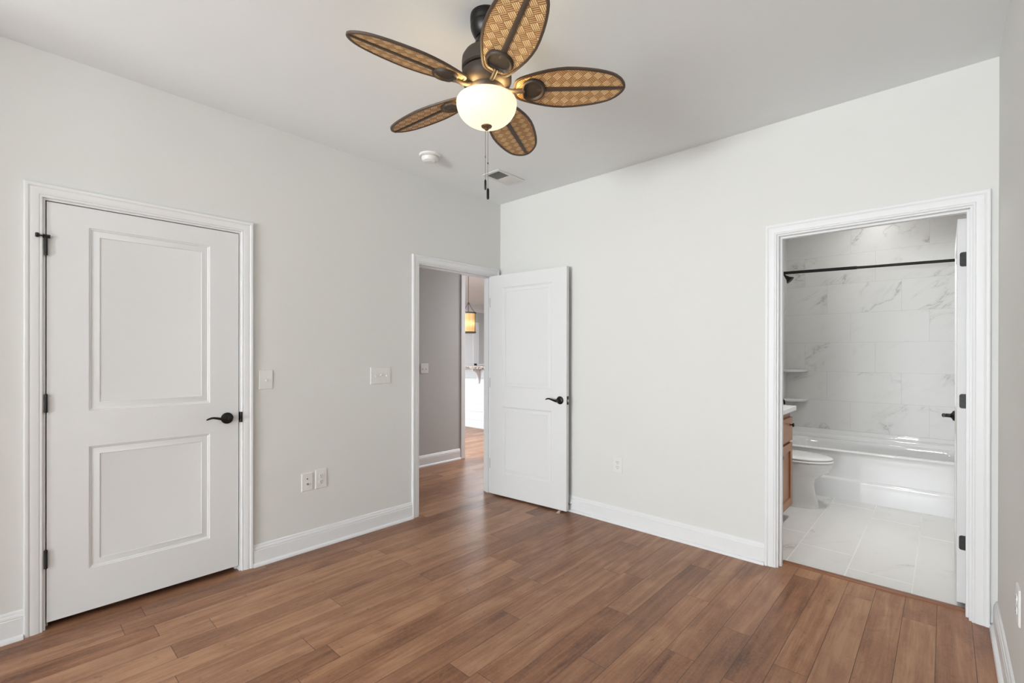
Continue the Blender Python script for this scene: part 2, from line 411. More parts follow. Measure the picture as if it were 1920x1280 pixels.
# threshold between planks and tile
struct(MB().sweep([(.088, 0), (.092, .006), (.10, .009), (.128, .009), (.136, .006), (.14, 0)], lambda s, a, b: Vector((s, a, b)), BA0+.018, BA1-.018).build('trim_6', 'threshold'))

# ---------------------------------------------------------------- windows behind the camera; the side and living ones are added for fill
for i, (a, b, org, rz) in enumerate([(a, b, Vector(((a+b)/2, -D, WZ0)), 0) for a, b in WIN]+[(*SIDE, Vector((W, sum(SIDE)/2, WZ0)), pi/2), (*LIV, Vector((sum(LIV)/2, -2.2, WZ0)), 0)]):
    w_ = empty('window_%d' % (i+1), org, kind='structure', rz=rz); hw_, hz_ = (b-a)/2, WZ1-WZ0
    mb = MB()
    for p, q in (((-hw_, -.10, 0), (-hw_+.04, -.02, hz_)), ((hw_-.04, -.10, 0), (hw_, -.02, hz_)), ((-hw_+.04, -.10, 0), (hw_-.04, -.02, .05)), ((-hw_+.04, -.10, hz_-.05), (hw_-.04, -.02, hz_)), ((-hw_+.04, -.08, hz_/2-.02), (hw_-.04, -.04, hz_/2+.02))): mb.box(p, q)
    mb.build('window_frame', 'white', w_, bevel=.002)
    box('window_pane', (-hw_+.04, -.062, .05), (hw_-.04, -.058, hz_-.05), 'glass', w_)
    e_ = .03 if i < 2 else .06
    box('window_sill', (-hw_-.02, 0, -.03), (hw_+.02, .05, 0), 'white', w_, .002)
    mb = MB()
    for p, q in (((-hw_-e_, 0, 0), (-hw_, .018, hz_+.07)), ((hw_, 0, 0), (hw_+e_, .018, hz_+.07)), ((-hw_, 0, hz_), (hw_, .018, hz_+.07)), ((-hw_, 0, -.10), (hw_, .016, -.03))): mb.box(p, q)
    mb.build('window_casing', 'white', w_)

# ---------------------------------------------------------------- doors
RINGS = [(0, 0), (.0035, -.0035), (.007, -.004), (.0115, -.0085), (.016, -.0085), (.036, -.0035), (.041, -.0025), (.0425, -.0055), (.0445, -.006)]
def door_slab(width, height, th, px0, px1, zs):
    """slab in local coordinates: x along the width, y = thickness (0..-th), z up; moulded panels on both faces"""
    mb = MB(); xs = [0, px0, px1, width]; zz = [0]+[v for p in zs for v in p]+[height]
    for yy, sg in ((0., 1), (-th, -1)):
        for i in range(3):
            for j in range(len(zz)-1):
                if i == 1 and j % 2 == 1: continue
                mb.face([(xs[i], yy, zz[j]), (xs[i+1], yy, zz[j]), (xs[i+1], yy, zz[j+1]), (xs[i], yy, zz[j+1])])
        for z0, z1 in zs:
            R = [[(px0+d, yy+sg*e, z0+d), (px1-d, yy+sg*e, z0+d), (px1-d, yy+sg*e, z1-d), (px0+d, yy+sg*e, z1-d)] for d, e in RINGS]
            for r0, r1 in zip(R, R[1:]):
                for k in range(4): mb.face([r0[k], r0[(k+1) % 4], r1[(k+1) % 4], r1[k]])
            mb.face(R[-1])
    for k in range(3):
        mb.face([(xs[k], 0, 0), (xs[k+1], 0, 0), (xs[k+1], -th, 0), (xs[k], -th, 0)]); mb.face([(xs[k], 0, height), (xs[k+1], 0, height), (xs[k+1], -th, height), (xs[k], -th, height)])
    for j in range(len(zz)-1):
        for xx in (0, width): mb.face([(xx, 0, zz[j]), (xx, 0, zz[j+1]), (xx, -th, zz[j+1]), (xx, -th, zz[j])])
    return mb
PZ = [(.206, .816), (.994, 1.905)]       # panels above the slab's bottom edge
def lever(parent, at, out, along, name='door_handle'):
    """dark bronze lever: rose on the face at `at`, standing out along `out`, arm pointing along `along`"""
    at, out, al = Vector(at), Vector(out), Vector(along); upv = Vector((0, 0, 1))
    h = MB().lathe([(0, 0), (.033, 0), (.0335, .003), (.031, .008), (.024, .012), (.018, .014), (.013, .020), (.0115, .045), (.013, .050), (.012, .058), (.006, .062), (0, .0625)], at, out, 36).build(name, 'bronze', parent)
    def cv_(t): return -.0045+.0175*(3*(t/.8)**2-2*(t/.8)**3 if t < .8 else 1)-(.0105*((t-.66)/.34)**2 if t > .66 else 0)
    NP = 24; P = []
    for t in [i/NP for i in range(NP+1)]:
        P.append(at+out*(.051-.006*t)+al*(.118*t)+upv*cv_(t))
    rad = [.0095*(1-.5*i/NP) for i in range(NP+1)]; rad[-1] = .0022; rad[-2] = .0040
    MB().tube(P, rad, 12, (out, .7)).build('lever_arm', 'bronze', h)
    return h
def hinge_barrel(parent, x, y, z, h=.092, name='hinge'):
    mb = MB().lathe([(0, 0), (.0035, 0), (.0035, .002), (.0065, .003), (.0065, h-.003), (.0035, h-.002), (.0035, h), (0, h)], (x, y, z), seg=16)
    return mb.build(name, 'hinge', parent)

# closet door: closed in the left wall, hinges at its left side
S0, S1 = CL0+.0215, CL1-.0215; WD = S1-S0
d1 = door_slab(WD, 2.002, .035, .150, WD-.150, PZ).build('door_1', 'door', smooth=20)
d1.rotation_euler.z = pi/2; d1.location = (-.037, S0, .033)      # local y=0 face turned to the closet, room face at x = -.002
tag(d1, 'wide closed white two panel door in the wall left of the light switches', 'door', kind='structure')
for hz in (.291, 1.030, 1.775): hinge_barrel(d1, -.003, -.0435, hz-.033)
# hinge pin door stop on the top hinge
st = MB().box((-.014, -.050, 1.826), (.012, -.038, 1.842)).tube([(-.002, -.046, 1.834), (-.028, -.056, 1.834)], .003, 8)
st.lathe([(0, 0), (.009, .001), (.0115, .006), (.010, .012), (0, .013)], (-.026, -.054, 1.834), (-1, -.35, 0), 16)
st.build('hinge_pin_stop', 'hinge', d1)
lever(d1, (WD-.062, -.035, .897), (0, -1, 0), (-1, 0, 0))
MB().box((WD+.0005, -.034, .868), (WD+.002, -.006, .925)).build('latch_plate', 'hinge', d1)
t1 = bpy.data.objects['trim_1']
MB().sweep([(-.012, 0), (.011, 0), (.016, .004), (.0165, .010), (.0135, .013), (.0125, .010), (.009, .003), (-.012, .0015)], lambda s, a, b: Vector((a, CL1-.0165+b-.0005, s)), .900, .962).build('strike_plate', 'hinge', t1)

# hall door: swung open into the room, nearly against the back wall
L2 = .836
d2 = door_slab(L2, 2.02, .036, .146, L2-.146, [(.206, .816), (.994, 1.905)]).build('door_2', 'door', smooth=20)
th = radians(4.05); d2.rotation_euler.z = th
P0 = Vector((.012, -.148)); d2.location = (P0.x-.036*sin(th), P0.y+.036*cos(th), .017)
tag(d2, 'white two panel door swung open against the wall right of the corner', 'door', kind='structure')
lever(d2, (L2-.062, -.036, .912), (0, -1, 0), (-1, 0, 0))
lever(d2, (L2-.062, 0, .912), (0, .55, 0), (-1, 0, 0)).scale = (1, .62, 1)
lp = MB().box((L2, -.031, .878), (L2+.0015, -.005, .948)).build('latch_plate', 'hinge', d2)
MB().box((L2+.0015, -.026, .902), (L2+.010, -.010, .922)).build('latch_bolt', 'chrome', lp)
for hz in (.28, 1.03, 1.775): MB().box((-.003, -.0365, hz-.045), (-.0005, -.004, hz+.045)).build('hinge', 'hinge', d2)

# bathroom door: swung into the bathroom, seen edge-on
L3 = .840
d3 = door_slab(L3, 2.005, .036, .146, L3-.146, PZ).build('door_3', 'door', smooth=20)
d3.rotation_euler.z = pi/2; d3.location = (3.1842, .160, .018)
tag(d3, 'white door swung into the bathroom, seen edge-on with three dark hinge leaves', 'door', kind='structure')
lever(d3, (L3-.062, 0, .900), (0, 1, 0), (-1, 0, 0))
lever(d3, (L3-.062, -.036, .900), (0, -1, 0), (-1, 0, 0))
for hz in (.332, 1.071, 1.811):
    k = hz-.018; mb = MB(); o_ = []
    hw, hh, rr = .0245, .0375, .011
    # leaf plate on the hinge edge: rounded at its outer corners, reaching over to the jamb knuckle
    y0, y1 = -.0015, -.0002
    def plate(yv):
        pts = []
        for cx_, cz_, a0 in ((-.0085-rr, k+hh-rr, 0), (-.0085-rr, k-hh+rr, -90)):
            for a in range(0, 91, 15):
                ang = radians(a0+90-a) if a0 == 0 else radians(-a)
                pts.append((cx_+rr*cos(ang), cz_+rr*sin(ang)))
        pts += [(-.0355, k-hh), (-.0355, k+hh)]
        return [(yv, p[0], p[1]) for p in pts]
    mb.loft([plate(-.0016), plate(-.0002)])
    hg = mb.build('hinge', 'hinge', d3, smooth=30)
    for dy, dz in ((-.017, .024), (-.022, 0), (-.017, -.024)):
        MB().lathe([(0, 0), (.003, 0), (.002, .0007), (0, .0007)], (-.0016, dy, k+dz), (-1, 0, 0), 12).build('screw', 'bronze', hg)

# ---------------------------------------------------------------- wall plates
def plate_body(mb, w, h, t=.006):
    b = .004
    R = [[(-w/2, 0, -h/2), (w/2, 0, -h/2), (w/2, 0, h/2), (-w/2, 0, h/2)]]
    for d, e in ((0, -.002), (.0012, -.0042), (b, -t)):
        R.append([(-w/2+d, e, -h/2+d), (w/2-d, e, -h/2+d), (w/2-d, e, h/2-d), (-w/2+d, e, h/2-d)])
    mb.loft(R)
    return mb
def wall_plate(name, loc, rz, w, h, label, cat, group=None):
    """front faces local -y"""
    o = plate_body(MB(), w, h).build(name, 'plastic', smooth=20); o.location = loc; o.rotation_euler.z = rz
    return tag(o, label, cat, group)
def toggle(o, x, upw):
    s_ = 1 if upw else -1
    fr = MB().box((x-.0052, -.0068, -.012), (x+.0052, -.0055, .012)).build('toggle_collar', 'toggle', o)
    MB().loft([[(x-.0042, -.006, s_*.001-.006), (x+.0042, -.006, s_*.001-.006), (x+.0042, -.006, s_*.001+.006), (x-.0042, -.006, s_*.001+.006)],
               [(x-.0034, -.019, s_*.010-.003), (x+.0034, -.019, s_*.010-.003), (x+.0034, -.018, s_*.010+.003), (x-.0034, -.018, s_*.010+.003)]]).build('toggle', 'toggle', o, bevel=.0008)
def screws(o, pts):
    for x, z in pts: MB().lathe([(0, 0), (.003, 0), (.0025, .0008), (0, .0008)], (x, -.0058, z), (0, -1, 0), 12).build('screw', 'toggle', o)
def duplex(o):
    for z in (.0195, -.0195):
        pts = []
        for a in range(0, 360, 15):
            r_ = .0172; px, pz = r_*cos(radians(a)), max(-.0135, min(.0135, r_*sin(radians(a)))); pts.append((px, pz))
        f = MB().loft([[(p[0], -.0058, z+p[1]) for p in pts], [(p[0]*.97, -.0085, z+p[1]*.97) for p in pts]]).build('socket_face', 'toggle', o)
        MB().box((-.0078, -.0088, z-.001), (-.0052, -.0083, z+.008)).box((.0048, -.0088, z), (.0074, -.0083, z+.0075)).lathe([(0, 0), (.0028, 0), (.0028, .0006), (0, .0006)], (0, -.0083, z-.0085), (0, -1, 0), 12).build('socket_slots', 'slot', f)
    screws(o, [(0, 0)])
LR = pi/2   # on the left wall local -y must face world +x
o = wall_plate('light_switch', (0, -2.116, 1.150), LR, .082, .121, 'single white toggle switch plate just right of the closed door', 'light switch')
toggle(o, 0, False); screws(o, [(0, .034), (0, -.034)])
o = wall_plate('light_switch', (0, -1.300, 1.149), LR, .172, .126, 'wide white switch plate with three toggles left of the open doorway', 'light switch')
for x, u_ in ((-.046, False), (0, True), (.046, False)): toggle(o, x, u_); screws(o, [(x, .034), (x, -.034)])
o = wall_plate('cable_outlet', (0, -1.8555, .4565), LR, .075, .120, 'low white plate with a cable connector beside the left wall outlet', 'cable outlet')
MB().lathe([(0, 0), (.0075, 0), (.0075, .004), (.0048, .004), (.0048, .012), (0, .012)], (.001, -.0055, -.014), (0, -1, 0), 6).build('coax_connector', 'chrome', o)
MB().lathe([(0, 0), (.0042, 0), (.0042, .0015), (0, .0015)], (0, -.0055, .020), (0, -1, 0), 12).build('phone_jack', 'slot', o); screws(o, [(0, .042), (0, -.042)])
o = wall_plate('wall_outlet', (0, -1.760, .461), LR, .080, .130, 'white double outlet next to the cable plate on the left wall', 'outlet'); duplex(o)
o = wall_plate('wall_outlet', (1.272, 0, .456), 0, .082, .125, 'white double outlet low on the wall between the two open doors', 'outlet'); duplex(o)
o = wall_plate('wall_outlet', (W, -.880, .458), -LR, .080, .125, 'white double outlet on the narrow strip of wall at the right edge', 'outlet'); duplex(o)
o = wall_plate('light_switch', (HX, .101, 1.142), LR, .114, .115, 'double white switch plate on the grey hall wall seen through the doorway', 'light switch')
for x in (-.023, .023): toggle(o, x, False)

# ---------------------------------------------------------------- ceiling fittings
sd = empty('smoke_detector', (.405, -1.150, H), 'round white smoke detector on the ceiling left of the fan', 'smoke detector')
MB().lathe([(0, 0), (.076, 0), (.076, -.008), (.071, -.013), (.060, -.0135), (.060, -.0155), (0, -.0155)], seg=48).build('mounting_base', 'detector', sd)
MB().lathe([(0, -.0155), (.0575, -.0175), (.0600, -.020), (.0585, -.032), (.050, -.045), (.036, -.051), (.034, -.0495), (.030, -.0495), (.028, -.052), (0, -.053)], seg=48).build('sensor_head', 'detector', sd)
MB().lathe([(0, 0), (.006, 0), (.006, -.003), (0, -.0035)], (.036, .014, -.0485), seg=16).build('test_button', 'plastic', sd)

vx0, vx1, vy0, vy1 = .413, .597, -.640, -.330
cv = empty('ceiling_vent', ((vx0+vx1)/2, (vy0+vy1)/2, H), 'white rectangular ceiling register near the corner, one half of its louvres dark', 'ceiling vent')
hx, hy = (vx1-vx0)/2, (vy1-vy0)/2
mb = MB(); fr_ = .026
for p, q in (((-hx, -hy, -.006), (hx, -hy+fr_, 0)), ((-hx, hy-fr_, -.006), (hx, hy, 0)), ((-hx, -hy+fr_, -.006), (-hx+fr_, hy-fr_, 0)), ((hx-fr_, -hy+fr_, -.006), (hx, hy-fr_, 0)), ((-hx+fr_, -.004, -.0055), (hx-fr_, .004, 0))): mb.box(p, q)
mb.build('frame', 'vent', cv, bevel=.0015)
MB().box((-hx+fr_, -hy+fr_, -.0012), (hx-fr_, hy-fr_, -.0004)).build('duct_opening', 'duct', cv)
yy = -hy+fr_+.004
while yy < hy-fr_-.005:
    lean = -.0058 if yy < 0 else .0064
    if not (-.012 < yy < .005):
        MB().loft([[(-hx+fr_, yy-lean*.0, -.0012), (-hx+fr_, yy+.0008, -.0012), (-hx+fr_, yy+.0008+lean, -.0058), (-hx+fr_, yy+lean, -.0058)], [(hx-fr_, yy, -.0012), (hx-fr_, yy+.0008, -.0012), (hx-fr_, yy+.0008+lean, -.0058), (hx-fr_, yy+lean, -.0058)]]).build('louvre', 'vent', cv, smooth=0)
    yy += (.0075 if yy < 0 else .0082)

# ---------------------------------------------------------------- ceiling fan
AX, AY = 1.7055, -1.8465
fan = empty('ceiling_fan', (AX, AY, H), 'bronze ceiling fan with five woven leaf-shaped blades and a glowing glass bowl', 'ceiling fan')
def zz(v): return v-H
MB().lathe([(0, zz(H)), (.069, zz(H)), (.070, zz(2.735)), (.070, zz(2.715)), (.066, zz(2.708)), (.066, zz(2.702)), (.069, zz(2.698)), (.067, zz(2.685)), (.058, zz(2.664)), (.050, zz(2.652)), (.046, zz(2.648)), (0, zz(2.647))], seg=48).build('canopy', 'bronze', fan)
MB().lathe([(0, zz(2.66)), (.030, zz(2.66)), (.047, zz(2.640)), (.050, zz(2.622)), (.044, zz(2.608)), (.020, zz(2.600)), (.0135, zz(2.598)), (.0135, zz(2.560)), (0, zz(2.560))], seg=40).build('downrod', 'bronze', fan)
MB().lathe([(0, zz(2.600)), (.030, zz(2.600)), (.036, zz(2.594)), (.072, zz(2.590)), (.092, zz(2.580)), (.103, zz(2.562)), (.105, zz(2.545)), (.105, zz(2.517)), (.098, zz(2.511)), (.093, zz(2.511)), (0, zz(2.511))], seg=64).build('motor_housing', 'fanmetal', fan)
MB().lathe([(0, zz(2.511)), (.086, zz(2.511)), (.088, zz(2.504)), (.103, zz(2.500)), (.1055, zz(2.490)), (.1055, zz(2.468)), (.098, zz(2.452)), (.082, zz(2.440)), (.076, zz(2.437)), (.075, zz(2.424)), (.070, zz(2.416)), (.066, zz(2.412)), (.066, zz(2.398)), (.075, zz(2.394)), (.078, zz(2.388)), (0, zz(2.388))], seg=64).build('flywheel_housing', 'fanmetal', fan)
# light kit: open glass bowl, finial, lamp inside
bowl = []
for i in range(17):
    a = pi/2*i/16; bowl.append((.128*sin(a)**.92, 2.376-.099*cos(a)**.94))
bowl += [(.1275, 2.380), (.124, 2.387), (.117, 2.390), (.113, 2.388), (.117, 2.383), (.1205, 2.376)]
bowl += [(.1205*sin(pi/2*(1-i/12))**.92, 2.376-.092*cos(pi/2*(1-i/12))**.94) for i in range(1, 13)]
MB().lathe([(r_, zz(v)) for r_, v in bowl], seg=64, cap=False).build('glass_bowl', 'bowl', fan)
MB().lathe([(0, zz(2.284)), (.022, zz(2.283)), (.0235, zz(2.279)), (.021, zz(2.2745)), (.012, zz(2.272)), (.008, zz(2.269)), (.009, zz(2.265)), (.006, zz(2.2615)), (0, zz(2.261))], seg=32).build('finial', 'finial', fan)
MB().lathe([(0, zz(2.390)), (.007, zz(2.390)), (.007, zz(2.283)), (0, zz(2.283))], seg=12).build('centre_post', 'fanmetal', fan)
pl = bpy.data.lights.new('fan_bulb', 'POINT'); pl.energy = 1.5; pl.color = (1, .68, .30); pl.shadow_soft_size = .03
for a in (0.4, 0.4+2*pi/3, .4+4*pi/3):
    po = bpy.data.objects.new('fan_bulb', pl); COL.objects.link(po); po.location = (.092*cos(a), .092*sin(a), zz(2.402)); po.parent = fan
# pull chains hang behind the bowl
fdir = Vector((-.6775, .7355, 0)); rdir = Vector((.7355, .6775, 0))
for off, zb, zt, r_ in ((-.0125, 2.056, 2.100, .0048), (-.001, 2.013, 2.060, .0060)):
    b = fdir*.134+rdir*off
    s0 = fdir*.070+rdir*off
    ch = MB().tube([(s0.x, s0.y, zz(2.402)), (b.x*.97, b.y*.97, zz(2.398)), (b.x, b.y, zz(2.392)), (b.x, b.y, zz(zt))], .0011, 8)
    for i in range(60):
        zc = 2.388-(2.388-zt)*i/60; ch.lathe([(0, -.0014), (.0016, 0), (0, .0014)], (b.x, b.y, zz(zc)), seg=6)
    ch = ch.build('pull_chain', 'chain', fan)
    MB().lathe([(0, zz(zt+.003)), (r_*.55, zz(zt+.002)), (r_, zz(zt-.004)), (r_, zz(zb+.004)), (r_*.6, zz(zb)), (0, zz(zb))], (b.x, b.y, 0), seg=20).build('pull_fob', 'bronze', ch)
    MB().lathe([(0, .006), (.0022, .004), (.0026, 0), (.0022, -.004), (0, -.006)], (b.x, b.y, zz(2.176 if off > -.01 else 2.205)), seg=12).build('chain_connector', 'chain' if off < -.01 else 'bronze', ch)
# blades
BR, BL, BWD = .113, .474, .105
TAB = [(0, 0), (.002, .13), (.006, .24), (.014, .36), (.03, .47), (.06, .56), (.1, .635), (.16, .73), (.22, .815), (.3, .91), (.38, .97), (.46, 1), (.55, .985), (.65, .935), (.73, .875), (.80, .80), (.86, .71), (.90, .62), (.94, .485), (.965, .365), (.985, .235), (.996, .12), (1, 0)]
def outline(inset=0.):
    top = [(BR+t*BL, w*BWD) for t, w in TAB]
    P = top+[(x_, -y_) for x_, y_ in top[-2:0:-1]]
    if not inset: return P
    out = []
    for i, p in enumerate(P):
        a, b = P[i-1], P[(i+1) % len(P)]; t_ = Vector((b[0]-a[0], b[1]-a[1])).normalized(); nn = Vector((t_.y, -t_.x))
        q = Vector(p)+nn*inset; out.append((max(q.x, BR+inset*.9), q.y))
    return out
def medallion():
    P = []
    for k in range(40):
        a = 2*pi*k/40; cx_ = cos(a); r_ = .054*(1+.06*cos(2*a))
        x_ = r_*cos(a)*1.02; y_ = r_*sin(a)*1.12
        if x_ < -.034: x_ = -.034-(-.034-x_)*.25
        P.append((x_, y_*(1-.18*(1 if x_ < 0 else 0)*(-x_/.05))))
    return P
def make_blade():
    o_, i_ = outline(), outline(.0105)
    f = MB(); n_ = len(o_)
    oo = [(f.bm.verts.new((p[0], p[1], -.0045)), f.bm.verts.new((p[0], p[1], .0045)), f.bm.verts.new((q[0], q[1], .0045)), f.bm.verts.new((q[0], q[1], -.0045))) for p, q in zip(o_, i_)]
    for k in range(n_):
        a, b = oo[k], oo[(k+1) % n_]
        for j in range(4): f.bm.faces.new((a[j], b[j], b[(j+1) % 4], a[(j+1) % 4]))
    bl = f.build('blade', 'fanrim', None, smooth=40, bevel=.0015)
    pi_ = outline(.009)
    MB().loft([[(p[0], p[1], -.0022) for p in pi_], [(p[0], p[1], .0022) for p in pi_]]).build('woven_panel', 'weave', bl, smooth=0)
    xs = [BR+.10, BR+.25, BR+.40, BR+BL-.006]; hw = [.0105, .0095, .0085, .006]
    MB().loft([[(x_, -w_, -.0058), (x_, -w_*.6, -.0072), (x_, w_*.6, -.0072), (x_, w_, -.0058), (x_, w_, .0058), (x_, w_*.6, .0072), (x_, -w_*.6, .0072), (x_, -w_, .0058)] for x_, w_ in zip(xs, hw)]).build('midrib', 'fanrim', bl)
    md = medallion(); R = []
    for sc, z_ in ((1, .004), (1.0, -.0085), (.98, -.0125), (.93, -.0155), (.86, -.0155), (.80, -.0125), (.76, -.0085), (.74, -.0070), (.4, -.0066)):
        R.append([(BR+.078+p[0]*sc, p[1]*sc, z_) for p in md])
    arm = MB().loft(R)
    arm.tube([(.060, 0, .006), (.080, 0, .000), (.098, 0, -.009), (.118, 0, -.0115), (.160, 0, -.0085)], [.0105, .0095, .009, .009, .010], 14)
    arm.build('blade_iron', 'fanmetal', bl, smooth=40)
    return bl
blade = make_blade(); Z0 = 2.433
for k, (az, zt) in enumerate(((-101.0, 2.437), (-29.3, 2.462), (42.5, 2.445), (113.7, 2.396), (187.0, 2.416))):
    if k == 0: b = blade
    else:
        b = blade.copy(); COL.objects.link(b)
        for c in blade.children:
            d = c.copy(); COL.objects.link(d); d.parent = b
    b.parent = fan; b.location = (0, 0, zz(Z0)); b.rotation_euler = (radians(-14.8), -math.asin((zt-Z0)/.587), radians(az))
    b['label'] = ('blade pointing left toward the closed door', 'blade cut by the upper edge of the photo', 'blade pointing right', 'blade behind the bowl pointing toward the back wall', 'blade at lower left of the bowl')[k]

# ---------------------------------------------------------------- door stops on the floor
wdg = MB().loft([[(-.016, -.030, 0), (.016, -.030, 0), (.016, -.030, .006), (-.016, -.030, .006)], [(-.013, -.012, 0), (.013, -.012, 0), (.013, -.012, .009), (-.013, -.012, .009)], [(-.010, -.010, 0), (.010, -.010, 0), (.010, -.010, .012), (-.010, -.010, .012)], [(-.010, .060, 0), (.010, .060, 0), (.010, .060, .016), (-.010, .060, .016)]])
w_ = wdg.build('door_stop', 'rubber', bevel=.002); w_.location = (.786, -.106, 0.0005); w_.rotation_euler.z = .25
tag(w_, 'small beige rubber door stop wedged under the open panel door', 'door stop')
ds = MB().lathe([(0, 0), (.012, 0), (.012, .003), (.005, .006), (.005, .030), (0, .030)], (.842, -.0155, .070), (0, -1, 0), 20).build('wall_bumper', 'white')
tag(ds, 'short baseboard door bumper with black tip behind the open panel door', 'door stop')
MB().lathe([(0, .029), (.0085, .029), (.0085, .036), (.006, .039), (0, .039)], (.842, -.0155, .070), (0, -1, 0), 20).build('rubber_tip', 'slot', ds)

# ---------------------------------------------------------------- bathroom
def rrect(x0, x1, y0, y1, r, z, n_=6):
    P = []
    for cx_, cy_, a0 in ((x1-r, y1-r, 0), (x0+r, y1-r, 90), (x0+r, y0+r, 180), (x1-r, y0+r, 270)):
        for i in range(n_+1):
            a = radians(a0+90*i/n_); P.append((cx_+r*cos(a), cy_+r*sin(a), z))
    return P
bx0, bx1, by0, by1 = TX+.002, 3.357, 1.938, TY-.002
tub = empty('bathtub', ((bx0+bx1)/2, (by0+by1)/2, 0), 'glossy white alcove bathtub filling the far end of the bathroom', 'bathtub')
cx_, cy_ = (bx0+bx1)/2, (by0+by1)/2
mv = Matrix.Translation((-cx_, -cy_, 0))
mb = MB(); RZ = .440
rings = [rrect(bx0, bx1, by0+.012, by1, .012, RZ-.022), rrect(bx0+.002, bx1-.002, by0+.004, by1-.001, .014, RZ-.010), rrect(bx0+.006, bx1-.006, by0+.014, by1-.004, .016, RZ), rrect(bx0+.10, bx1-.07, by0+.070, by1-.095, .13, RZ), rrect(bx0+.112, bx1-.082, by0+.082, by1-.107, .13, RZ-.008), rrect(bx0+.135, bx1-.10, by0+.100, by1-.125, .13, RZ-.06), rrect(bx0+.19, bx1-.14, by0+.135, by1-.16, .12, .14), rrect(bx0+.25, bx1-.19, by0+.18, by1-.20, .09, .10)]
mb.loft(rings, True, False); mb.face(rings[-1])
mb.xf(mv).build('basin', 'acrylic', tub, smooth=50)
ap = [(by0+.016, RZ-.020), (by0+.020, .40), (by0+.020, .375), (by0+.021, .30), (by0+.020, .190), (by0+.004, .186), (by0-.004, .182), (by0-.0085, .175), (by0-.010, .166), (by0-.010, 0), (by0+.05, 0), (by0+.05, RZ-.02)]
MB().loft([[(x_, a, b) for a, b in ap] for x_ in (bx0, bx1)]).xf(mv).build('apron', 'acrylic', tub, smooth=50)
lg = [(by1, .523), (by1-.010, .523), (by1-.014, .518), (by1-.020, .495), (by1-.028, .488), (by1-.078, .484), (by1-.086, .478), (by1-.092, .465), (by1-.098, RZ), (by1, RZ)]
MB().loft([[(x_, a, b) for a, b in lg] for x_ in (bx0, bx1)]).xf(mv).build('back_ledge', 'acrylic', tub, smooth=50)
MB().lathe([(0, 0), (.030, 0), (.030, .004), (0, .006)], (bx0+.150, cy_, .33), (1, 0, .2), 20).xf(mv).build('overflow_plate', 'bronze', tub)

rod = empty('shower_rod', (TX, 1.985, 2.10), 'thin dark shower curtain rod across the top of the tub alcove', 'curtain rod')
z0, z1 = 2.118-2.10, 2.073-2.10; ln = 3.36-TX
MB().tube([(.012, 0, z0), (ln*.47, 0, z0+(z1-z0)*.47)], .0145, 16).build('outer_tube', 'bronze', rod)
MB().tube([(ln*.47, 0, z0+(z1-z0)*.47), (ln-.012, 0, z1)], .0120, 16).build('inner_tube', 'bronze', rod)
for x_, z_, sx in ((0.001, z0, 1), (ln-.001, z1, -1)): MB().lathe([(0, 0), (.027, 0), (.027, .006), (.017, .016), (.016, .022), (0, .022)], (x_, 0, z_), (sx, 0, 0), 24).build('end_flange', 'bronze', rod)

sh = empty('shower_sprayer', (TX, 2.32, 2.17), 'small dark bell-shaped shower head on the left wall below the curtain rod', 'shower head')
MB().lathe([(0, 0), (.026, 0), (.024, .006), (.012, .010), (0, .010)], (0.001, 0, 0), (1, 0, 0), 24).build('wall_flange', 'bronze', sh)
MB().tube([(0.004, 0, 0), (.030, 0, .001), (.050, 0, -.008), (.074, 0, -.040)], .0085, 12).build('shower_arm', 'bronze', sh)
MB().lathe([(0, 0), (.012, 0), (.012, .012), (.017, .018), (.020, .034), (.036, .058), (.042, .066), (.042, .071), (.036, .073), (0, .070)], (.070, 0, -.036), (.70, 0, -.72), 28).build('spray_head', 'bronze', sh)
va = empty('shower_valve', (TX, 2.32, .835), 'dark lever valve on the tub wall just above the vanity top', 'shower valve')
MB().lathe([(0, 0), (.080, 0), (.078, .006), (.045, .014), (.024, .020), (.022, .042), (.018, .050), (0, .052)], (0.001, 0, .005), (1, 0, 0), 32).build('escutcheon', 'bronze', va)
MB().tube([(.046, 0, .006), (.056, 0, .002), (.063, 0, -.012), (.065, .002, -.045)], [.010, .011, .009, .008], 12).build('lever_handle', 'bronze', va)

for zt, lb in ((1.151, 'upper of two white quarter-round tile shelves in the tub corner'), (.834, 'lower of two white quarter-round tile shelves, just above the tub ledge')):
    def arc(r_, z_): return [(0, 0, z_)]+[(r_*cos(a), -r_*sin(a), z_) for a in [pi/2*i/16 for i in range(17)]]
    o = MB().loft([arc(.198, -.028), arc(.207, -.022), arc(.212, -.008), arc(.209, 0)]).build('corner_shelf', 'porcelain', smooth=40); o.location = (TX+.001, TY-.001, zt)
    tag(o, lb, 'shelf', 'corner shelves in the tub')

# toilet, facing +x
ty = 1.50
to = empty('toilet', (TX+.35, ty, 0), 'white toilet between the wooden vanity and the bathtub, lid closed', 'toilet')
def ell(cx_, hl, hw, z_, back=None, sq=1.0, n_=40):
    P = []
    for i in range(n_):
        a = 2*pi*i/n_; x_, y_ = cos(a), sin(a)
        x2 = hl*(abs(x_)**sq)*(1 if x_ > 0 else -1); y2 = hw*(abs(y_)**(sq if x_ > 0 else .75))*(1 if y_ > 0 else -1)
        P.append((cx_+x2-TX-.35, y2, z_))
    return P
R = [ell(2.115, .235, .118, 0), ell(2.115, .236, .119, .012), ell(2.115, .226, .110, .04), ell(2.115, .203, .102, .13), ell(2.115, .195, .102, .20), ell(2.125, .200, .112, .245), ell(2.150, .225, .140, .285), ell(2.170, .255, .168, .325), ell(2.178, .266, .180, .365), ell(2.178, .268, .182, .388), ell(2.178, .262, .178, .395)]
MB().loft(R).build('bowl', 'porcelain', to, smooth=60)
R = [ell(2.182, .262, .180, .398), ell(2.182, .270, .187, .402), ell(2.182, .270, .187, .412), ell(2.182, .264, .182, .416)]
